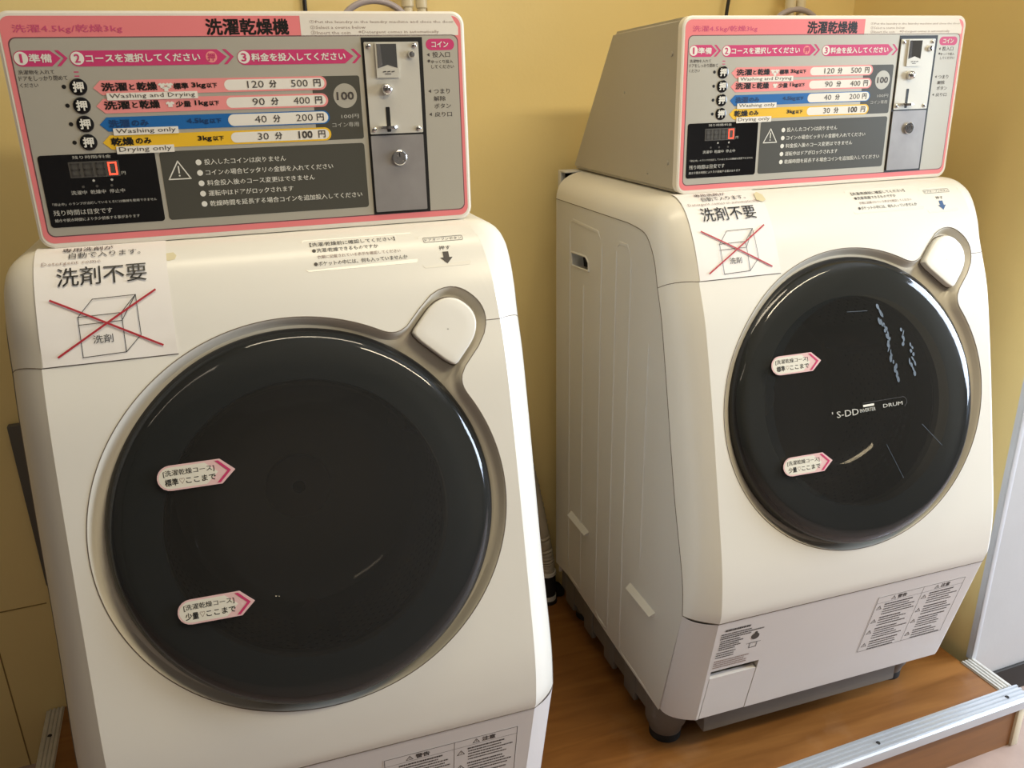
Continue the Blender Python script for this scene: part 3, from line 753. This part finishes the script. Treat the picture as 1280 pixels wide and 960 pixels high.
for s_, a, b, v0, v1 in (('①Put the laundry in the laundry machine and close the door', .0743, .2588, .1190, .1232), ('②Select a course below', .0749, .1436, .1130, .1172), ('③Insert the coin', .0751, .1241, .1068, .1112), ('※Detergent comes in automatically', .1342, .2386, .1068, .1112)):
    text(g, P0, s_, a, v0, b, v1, .0005, 'text_faint')
text(g, P0, '洗濯物を入れて', -.2584, .0662, -.2209, .0710, .0006, 'text_grey', .01); text(g, P0, 'ドアをしっかり閉めて', -.2588, .0592, -.2083, .0645, .0006, 'text_grey', .01); text(g, P0, 'ください', -.2590, .0522, -.2403, .0568, .0006, 'text_grey', .01)
for k in range(4): g.disc(P0, -.2139, .0521 - .0209 * k, .0024, .0004, .0006, 'black_print', 14)
for v_ in (.0680, .0635): stroke(g, P0, [(-.200, v_), (-.196, v_)], .0012, .0005, 'magenta')
# grey coin field
g.prism(rrect(.070, .1305, -.0200, .0580, .003), P0, .0004, .0005, 'dark_print')
g.disc(P0, .1106, .0338, .0150, .0005, .0006, 'grey_print', 32); text(g, P0, '100', .1000, .0290, .1214, .0383, .0008, 'text_grey', .03)
text(g, P0, '100円', .1034, .0060, .1259, .0110, .0007, 'soft_white'); text(g, P0, 'コイン専用', .0909, -.0045, .1251, .0014, .0007, 'soft_white')
# right-hand notes
g.prism(rrect(.2202, .2583, .0870, .1008, .0068), P0, .0004, .0005, 'magenta'); text(g, P0, 'コイン', .2280, .0905, .2500, .0975, .0007, 'white_print', .02)
for s_, a, b, v0, v1 in (('◀', .2208, .2243, .0793, .0838), ('投入口', .2285, .2519, .0782, .0850), ('●', .2215, .2250, .0722, .0757), ('ゆっくり投入', .2263, .2557, .0710, .0752), ('してください', .2262, .2568, .0645, .0690), ('◀', .2204, .2240, .0345, .0388), ('つまり', .2278, .2496, .0332, .0394), ('解除', .2273, .2434, .0240, .0302), ('ボタン', .2276, .2501, .0147, .0208), ('◀', .2198, .2234, .0052, .0096), ('戻り口', .2276, .2510, .0040, .0102)):
    text(g, P0, s_, a, v0, b, v1, .0006, 'text_grey', .012)
g.build('printed_panel', CB)
# three step banners
def banner(u0, us, ut, uch, vc, num, cc, txts, ring=None):
    g = G(); h = .0172; r_ = h / 2
    Lp_ = [(u0 + r_ + r_ * math.cos(t), vc + r_ * math.sin(t)) for t in [PI / 2 + PI * k / 10 for k in range(11)]] + [(us, vc - r_), (ut, vc), (us, vc + r_)]
    g.prism(Lp_, P0, .0004, .0006, 'magenta'); chevron(g, P0, uch, vc, h, .0040, .0006, 'magenta')
    g.disc(P0, cc, vc + .0003, .0072, .0006, .0007, 'white_print', 24); wn = .0011 if num == '1' else .0028; text(g, P0, num, cc - wn, vc - .0042, cc + wn, vc + .0048, .0009, 'magenta', .02)
    for s_, a, b in txts: text(g, P0, s_, a, vc - .0044, b, vc + .0046, .0008, 'white_print', .02)
    if ring:
        g.disc(P0, ring, vc, .0065, .0006, .0007, 'salmon', 24); text(g, P0, '押', ring - .0042, vc - .0042, ring + .0042, vc + .0042, .0009, 'magenta', .02)
    g.build('step_banner', CB)
banner(-.2605, -.2218, -.2115, -.2042, .0832, '1', -.2525, [('準備', -.2445, -.2212)])
banner(-.2022, -.0392, -.0285, -.0203, .0825, '2', -.1942, [('コースを選択してください', -.1852, -.0595)], -.0463)
banner(-.0164, .1140, .1252, .1352, .0812, '3', -.0086, [('料金を投入してください', .0004, .1150)])
# four course strips with their push buttons
VR = [.0500, .0294, .0086, -.0122]
def strip(k, m_, kan, weight, mins, pill_m='pill', icon=None, dark='black_print', tm='black_print'):
    g = G(); vc = VR[k]; h = .0164; r_ = h / 2
    Lp_ = [(-.1832, vc), (-.1745, vc - r_)] + [(.0885 - r_ + r_ * math.cos(t), vc + r_ * math.sin(t)) for t in [-PI / 2 + PI * q / 12 for q in range(13)]] + [(-.1745, vc + r_)]
    g.prism(Lp_, P0, .0005, .0007, m_)
    if m_ == 'blue': g.prism(rrect(-.0366, .0866, vc - .0070, vc + .0070, .0070), P0, .0007, .0008, 'white_print'); g.prism(rrect(-.0358, .0858, vc - .0062, vc + .0062, .0062), P0, .0008, .0009, 'pill')
    else: g.prism(rrect(-.0358, .0858, vc - .0062, vc + .0062, .0062), P0, .0007, .0008, 'pill')
    for s_, a, b, hh in kan: text(g, P0, s_, a, vc - .0037 * hh, b, vc + .0052 * hh, .0010, tm, .03)
    for s_, a, b, hh in weight: text(g, P0, s_, a, vc - .0033 * hh, b, vc + .0036 * hh, .0010, tm, .03)
    for s_, a, b, bd in mins: text(g, P0, s_, a, vc - .0040, b, vc + .0044, .0011, 'text_grey', bd)
    if icon:
        for cx, cy, sz in icon:
            g.add([P0(cx + x * sz, vc + cy + y * sz, .0010) for x, y in ((-.5, -.6), (.5, -.6), (.5, .1), (.85, -.05), (1, .35), (.4, .7), (.15, .5), (-.15, .5), (-.4, .7), (-1, .35), (-.85, -.05), (-.5, .1))], [list(range(12))], 'white_print')
    g.build('course_strip', CB)
F_ = lambda a, b: ('分', a, b, .02)
strip(0, 'salmon', [('洗濯', -.1739, -.1460, 1), ('と', -.1435, -.1378, .7), ('乾燥', -.1352, -.1130, 1)], [('標準', -.0942, -.0775, 1), ('3kg', -.0735, -.0575, 1), ('以下', -.0560, -.0442, .75)], [('120', -.0085, .0112, 0), F_(.0181, .0265), ('500', .0444, .0650, 0), ('円', .0723, .0808, .02)], icon=[(-.107, .001, .0045), (-.099, .001, .0045), (-.103, -.003, .0045)])
strip(1, 'salmon', [('洗濯', -.1744, -.1465, 1), ('と', -.1435, -.1378, .7), ('乾燥', -.1352, -.1130, 1)], [('少量', -.0945, -.0775, 1), ('1kg', -.0725, -.0575, 1), ('以下', -.0560, -.0446, .75)], [('90', -.0048, .0100, 0), F_(.0181, .0265), ('400', .0452, .0655, 0), ('円', .0723, .0808, .02)], icon=[(-.101, .000, .0050)])
strip(2, 'blue', [('洗濯', -.1730, -.1500, .95), ('のみ', -.1475, -.1290, .75)], [('4.5kg', -.0846, -.0600, 1), ('以下', -.0580, -.0446, .75)], [('40', -.0045, .0099, 0), F_(.0181, .0265), ('200', .0462, .0671, 0), ('円', .0723, .0808, .02)], tm='navy_print')
strip(3, 'yellow', [('乾燥', -.1737, -.1490, 1), ('のみ', -.1462, -.1290, .75)], [('3kg', -.0750, -.0590, 1), ('以下', -.0570, -.0446, .75)], [('30', -.0033, .0100, 0), F_(.0181, .0265), ('100', .0473, .0643, .03), ('円', .0723, .0808, .02)])
for k in range(4):
    g = G(); vc = .0516 - .0208 * k
    fn = lambda a, b, h, vc=vc: P0(-.1986 + a, vc + b, h)
    g.lathe([(.0096, .0003), (.0094, .0012), (.0086, .0016), (.0002, .0016)], fn, 'black_gloss', n=36)
    text(g, P0, '押', -.2041, vc - .0054, -.1931, vc + .0055, .0019, 'white_print', .03); g.build('push_button', CB)
for s_, u0, u1, vc, h in (('Washing and Drying', -.1700, -.0680, .0398, .0082), ('Washing only', -.1695, -.0960, -.0002, .0082), ('Drying only', -.1695, -.1040, -.0216, .0088)):
    g = G(); g.prism(rrect(u0, u1, vc - h / 2, vc + h / 2, .0004, 1), P0, .0010, .0014, 'pill'); text(g, P0, s_, u0 + .003, vc - h * .38, u1 - .003, vc + h * .40, .0016, 'text_grey'); g.build('english_label', CB)
# display field
g = G(); g.prism(rrect(-.2570, -.1275, -.1090, -.0240, .004), P0, .0004, .0007, 'black_gloss')
for s_, a, b, v0, v1, m_ in (('残り時間/料金', -.2196, -.1771, -.0296, -.0258, 'soft_white'), ('円', -.1690 + .0005, -.1640, -.0502, -.0462, 'soft_white'), ('洗濯中', -.2280, -.2106, -.0712, -.0664, 'soft_white'), ('乾燥中', -.2067, -.1896, -.0712, -.0664, 'soft_white'), ('停止中', -.1854, -.1681, -.0712, -.0664, 'soft_white'),
                             ('「停止中」のランプが点灯しているときには機械を使用できません', -.2508, -.1334, -.0832, -.0798, 'soft_white'), ('残り時間は目安です', -.2516, -.1863, -.0950, -.0884, 'soft_white'), ('給水や脱水時間により多少前後する事があります', -.2516, -.1562, -.1026, -.0985, 'soft_white')):
    text(g, P0, s_, a, v0, b, v1, .0010, m_, .008)
for u_ in (-.2009, -.1806): g.disc(P0, u_, -.0555, .0015, .0007, .0009, 'soft_white', 8)
for u_ in (-.2136, -.1983, -.1818): g.disc(P0, u_, -.0622, .0016, .0007, .0009, 'lcd', 10)
dp = g.build('display_panel', CB)
g = G(); g.prism(rrect(-.2255, -.1700, -.0515, -.0328, .0005, 1), P0, .0007, .0009, 'lcd')
def seven(g, u0, segs, m_):
    w_, h, t_ = .0082, .0136, .0018; vb = -.0490
    C = {'a': ((u0, vb + h), (u0 + w_, vb + h)), 'd': ((u0, vb), (u0 + w_, vb)), 'g': ((u0, vb + h / 2), (u0 + w_, vb + h / 2)), 'f': ((u0, vb + h / 2), (u0, vb + h)), 'e': ((u0, vb), (u0, vb + h / 2)), 'b': ((u0 + w_, vb + h / 2), (u0 + w_, vb + h)), 'c': ((u0 + w_, vb), (u0 + w_, vb + h / 2))}
    for s_ in segs: stroke(g, P0, C[s_], t_, .0012, m_)
for q in range(3): seven(g, -.2225 + .0138 * q, 'abcdefg', 'lcd_dim')
g.build('digit_window', dp)
g = G(); seven(g, -.1815, 'abcdef', 'led'); o = g.build('lit_digit', dp); o['label'] = 'glowing red digit zero'
# warning field
g = G(); g.prism(rrect(-.1225, .1300, -.1085, -.0252, .004), P0, .0004, .0006, 'dark_print')
stroke(g, P0, [(-.1155, -.0590), (-.0900, -.0590), (-.1027, -.0375)], .0014, .0008, 'white_print', True); stroke(g, P0, [(-.1027, -.0440), (-.1027, -.0515)], .0016, .0008, 'white_print'); g.disc(P0, -.1027, -.0550, .0011, .0006, .0008, 'white_print', 8)
for k, (s_, b) in enumerate((('投入したコインは戻りません', .0279), ('コインの場合ピッタリの金額を入れてください', .0870), ('料金投入後のコース変更はできません', .0620), ('運転中はドアがロックされます', .0332), ('乾燥時間を延長する場合コインを追加投入してください', .1220))):
    vc = -.0401 - .0128 * k; g.disc(P0, -.0784, vc, .0035, .0006, .0008, 'white_print', 16); text(g, P0, s_, -.0716, vc - .0034, b, vc + .0036, .0009, 'white_print', .008)
g.build('notice_panel', CB)
# coin mechanism
g = G(); g.prism([(.1362, .1030), (.1362, -.1195), (.2142, -.1195), (.2155, .1030)], P0, .0003, .0008, 'black_print'); g.build('mechanism_recess', CB)
g = G(); g.prism(rrect(.1392, .2098, -.0150, .0975, .0012, 2), P0, .0006, .0024, 'steel'); cp = g.build('coin_plate', CB)
for u_, v_ in ((.1447, .0927), (.2041, .0929), (.1444, -.0095), (.2036, -.0097)):
    q = G(); q.lathe([(.0034, .0024), (.0030, .0040), (.0015, .0048), (.0002, .0050)], lambda a, b, h, u_=u_, v_=v_: P0(u_ + a, v_ + b, h), 'chrome', n=16); q.build('screw', cp)
q = G(); q.lathe([(.0048, .0024), (.0048, .005), (.0035, .0072), (.0002, .0078)], lambda a, b, h: P0(.1995 + a, .0821 + b, h), 'chrome', n=20); q.build('knob', cp)
g = G(); g.prism(rrect(.1528, .1822, .0545, .0965, .0008, 1), P0, .0024, .0050, 'steel'); g.prism([(.1548, .0660), (.1675, .0700), (.1802, .0660), (.1802, .0950), (.1548, .0950)], P0, .0050, .0052, 'coin_glass')
g.add([P0(.1548, .0950, .0054), P0(.1548, .0660, .0054), P0(.1610, .0690, .0054), P0(.1595, .0950, .0054)], [[0, 1, 2, 3]], 'chrome')
for k in range(3): stroke(g, P0, [(.1615 + .0055 * k, .0615), (.1645 + .0055 * k, .0620)], .0012, .0053, 'text_grey')
stroke(g, P0, [(.164, .0590), (.171, .0590)], .0010, .0053, 'text_grey'); g.build('coin_window', cp)
q = G(); q.lathe([(.0075, .0024), (.0072, .006), (.0064, .0095), (.0040, .0115), (.0002, .0120)], lambda a, b, h: P0(.1646 + a, .0402 + b, h), 'chrome', n=28); q.build('reject_button', cp)
g = G(); g.prism(rrect(.1615, .1668, -.0128, .0185, .0008, 1), P0, .0024, .0027, 'black_print'); g.build('coin_slot', cp)
g = G(); g.lathe([(.0118, -.0018), (.0122, 0), (.0118, .0018), (.0002, .0022)], lambda a, b, h: P0(.1641 + a, -.0068 + h, .0050 + b * .85), 'chrome', n=28); g.lathe([(.0118, -.0018), (.0002, -.0020)], lambda a, b, h: P0(.1641 + a, -.0068 + h, .0050 + b * .85), 'chrome', n=28); g.build('return_lever', cp)
g = G(); g.prism(rrect(.1392, .2096, -.1162, -.0172, .0012, 2), P0, .0006, .0026, 'steel_dull'); cd = g.build('cash_door', CB)
g = G(); fl = lambda a, b, h: P0(.1753 + a, -.0463 + b, h)
g.lathe([(.0100, .0026), (.0098, .0052), (.0088, .0060), (.0060, .0060), (.0058, .0052), (.0038, .0052), (.0036, .0060), (.0002, .0060)], fl, 'chrome', n=32); stroke(g, P0, [(.1753, -.0445), (.1753, -.0400)], .0010, .0064, 'black_print'); g.build('lock', cd)
CB2 = copy_tree(CB, None, Vector((0, .2, 1.047)) + SH)
CB2['label'] = 'pink and grey coin payment box on the right washing machine, grey side in view'

# ------------------------------------------------------------------ paper signs
def paper(dx, label, eng, tilt):
    base = face(-.205, SEAM) + Vector((0, .01, .01))
    root = thing('paper_sign', label, 'sign', tuple(base), 'no detergent signs taped to the machines')
    rootoff = Vector(base)
    def Fp(x, s, w): return face(x + dx, s, w + .0004)
    g = G(); u0, u1, s0_, s1_ = -.2785, -.1310, .5735, .7450
    rows = [[Fp(u0 + (u1 - u0) * k / 6, s0_ + (s1_ - s0_) * i / 24, .0005 + .0012 * math.sin(k * 1.3) ** 2 * (i < 4)) for k in range(7)] for i in range(25)]
    g.grid(rows, 'paper', flip=False)
    rows2 = [[Fp(u0 + (u1 - u0) * k / 6, s0_ + (s1_ - s0_) * i / 24, 0) for k in range(7)] for i in range(25)]
    g.grid(rows2, 'paper', flip=True)
    OFF[root.as_pointer()] = rootoff; g.build('sheet', root)
    g = G(); w = .0022
    text(g, Fp, '専用洗剤が', -.2479, .7185, -.1912, .7275, w, 'black_print', .01)
    text(g, Fp, '自動で入ります。', -.2404, .7060, -.1601, .7165, w, 'black_print')
    text(g, Fp, eng[0], eng[1], .6955, eng[2], .7025, w, 'text_faint')
    text(g, Fp, '洗剤不要', -.2539, .6672, -.1548, .6920, w, 'black_print', .005)
    text(g, Fp, '洗剤', -.2217, .5955, -.1996, .6055, w, 'black_print')
    ln = .0008; K = 'black_print'
    for a, b in (((-.235, .6285), (-.2174, .6490)), ((-.2174, .6490), (-.1698, .6500)), ((-.1698, .6500), (-.1875, .6295)), ((-.235, .6285), (-.1875, .6295)), ((-.2350, .6191), (-.1877, .6199)), ((-.235, .6285), (-.2345, .5805)), ((-.1875, .6295), (-.1872, .5820)), ((-.2345, .5805), (-.1872, .5820)), ((-.1698, .65), (-.1688, .6009)), ((-.1872, .5820), (-.1688, .6009)), ((-.1877, .6199), (-.1698, .65))):
        n_ = 3; stroke(g, Fp, [(a[0] + (b[0] - a[0]) * k / n_, a[1] + (b[1] - a[1]) * k / n_) for k in range(n_ + 1)], ln, w, K)
    for a, b in (((-.2623, .6513), (-.1466, .5859)), ((-.1477, .6537), (-.2601, .5840))):
        stroke(g, Fp, [(a[0] + (b[0] - a[0]) * k / 8, a[1] + (b[1] - a[1]) * k / 8) for k in range(9)], .0024, w + .0002, 'red_ink')
    g.build('sign_print', root)
    return root
p1 = paper(0, 'white paper sign with red crossed-out box taped on the left machine', ('Detergent come', -.2698, -.2052), 0)
p2 = paper(0, 'white paper sign with red crossed-out box and yellowed tape on the right machine', ('Detergent comes in automatically', -.2700, -.1400), 0)
p2.location = p2.location + SH
g = G(); g.prism([(-.143, .701), (-.134, .696), (-.126, .700), (-.126, .712), (-.132, .722), (-.140, .716)], lambda a, b, w: face(a, b, w), .0022, .0026, 'tape'); g.build('tape_patch', p2)

# ------------------------------------------------------------------ things on the back wall
def hose_arch(off, label):
    ox = off.x
    pts = []
    for k in range(25):
        t = PI * k / 24 * 1.12 - .12
        pts.append(Vector((.243 + ox - .062 * math.cos(t), .487 + off.y * .3, 1.315 + .0475 * math.sin(t))))
    pts = [Vector((pts[0].x - .004, pts[0].y, 1.10)), Vector((pts[0].x - .003, pts[0].y, 1.2))] + pts + [Vector((pts[-1].x + .002, pts[-1].y, 1.2)), Vector((pts[-1].x + .004, pts[-1].y, 1.10))]
    g = G(); g.tube(pts, .0058, 'hose_lilac', n=12)
    o = g.build('water_hose', off=Vector((0, 0, 0))); tag(o, label, 'hose', 'lilac water hoses behind the coin boxes'); return o
hose_arch(Vector((0, 0, 0)), 'lilac water hose arching up behind the left coin box')
h2 = hose_arch(Vector((.905, .1, -.01)), 'lilac water hose showing behind the right coin box'); h2.location = (0.012, 0, -.010)
def tap(x, y, label, cat='tap'):
    t = thing('water_tap', label, cat, (x, y + .028, 1.36), 'water taps above the machines')
    g = G(); fn = lambda a, b, h: Vector((x + a, y + b, 1.34 + h))
    g.lathe([(.009, -.06), (.009, .012), (.0115, .014), (.0115, .034), (.009, .036), (.009, .07), (.001, .07)], fn, 'tap_ivory', n=20); g.build('spout', t)
    g = G(); fn = lambda a, b, h: Vector((x + .026 + a, y + b, 1.34 + h))
    g.lathe([(.0085, -.055), (.0085, .010), (.0105, .012), (.0105, .030), (.008, .032), (.008, .075), (.001, .075)], fn, 'tap_ivory', n=20); g.build('valve_body', t)
    g = G(); g.tube([(x, y, 1.392), (x + .026, y, 1.392)], .008, 'brass', n=12); g.tube([(x + .013, y, 1.392), (x + .013, y + .03 + .0 * x, 1.392)], .008, 'brass', n=12); g.build('tap_arm', t)
    return t
tap(.306, .497, 'ivory water tap on the yellow wall behind the left coin box')
tap(1.148, .525, 'ivory water tap on the yellow wall behind the right coin box')
g = G(); g.tube([(1.139, .520, 1.362), (1.139, .520, 1.41)], .0185, 'tap_brown', n=16); g.tube([(1.139, .520, 1.30), (1.139, .520, 1.362)], .0165, 'surround', n=16)
def cord(pts, label):
    g = G(); g.tube([Vector(p) for p in catmull(pts, 8)], .0038, 'cord_black', n=8)
    return tag(g.build('power_cord'), label, 'cord', 'black power cords on the back wall')
cord([(.125, .500, 1.0), (.1235, .515, 1.2), (.1245, .520, 1.36), (.126, .520, 1.5), (.128, .521, 1.8), (.128, .521, 2.1)], 'black cord running up the wall behind the left coin box')
cord([(1.00, .540, 1.0), (1.000, .542, 1.25), (1.006, .545, 1.36), (1.022, .54, 1.46), (1.03, .548, 1.7), (1.03, .552, 2.1)], 'slanting black cord running up the wall behind the right coin box')
# drain hose between the machines
dh = thing('drain_hose', 'beige corrugated drain hose standing between the two machines', 'hose', (.572, .48, 0))
pts = catmull([(.50, .505, .48), (.527, .505, .375), (.548, .505, .275), (.564, .505, .185), (.574, .505, .120), (.576, .505, .087)], 14)
g = G(); g.tube(pts, lambda t: .0185 + .0012 * math.cos(t * 2 * PI * 40), 'hose_beige', n=20); g.build('corrugated_tube', dh)
g = G(); g.tube([(.576, .505, .088), (.5765, .505, .080)], .022, 'frame_white', n=24); g.build('clamp_ring', dh)
g = G(); g.tube([(.577, .505, .022), (.577, .505, .010)], .0215, 'frame_white', n=24); g.build('clamp_ring', dh)
g = G(); g.tube([(.5765, .505, .080), (.577, .505, .022)], .0205, 'rubber', n=24); g.tube([(.577, .505, .010), (.577, .505, .0005)], .024, 'rubber', n=24); g.tube([(.585, .512, .040), (.605, .518, .026), (.614, .52, .012), (.614, .52, .002)], .013, 'rubber', n=14); g.build('rubber_elbow', dh)
# dark duct strip behind the left machine
g = G(); quadbox(g, -.470, -.43, YB - .016, YB, .30, .645, 'duct_grey', .003); o = g.build('wall_duct', off=Vector((0, 0, 0))); tag(o, 'dark grey upright strip on the wall behind the left machine', 'duct')
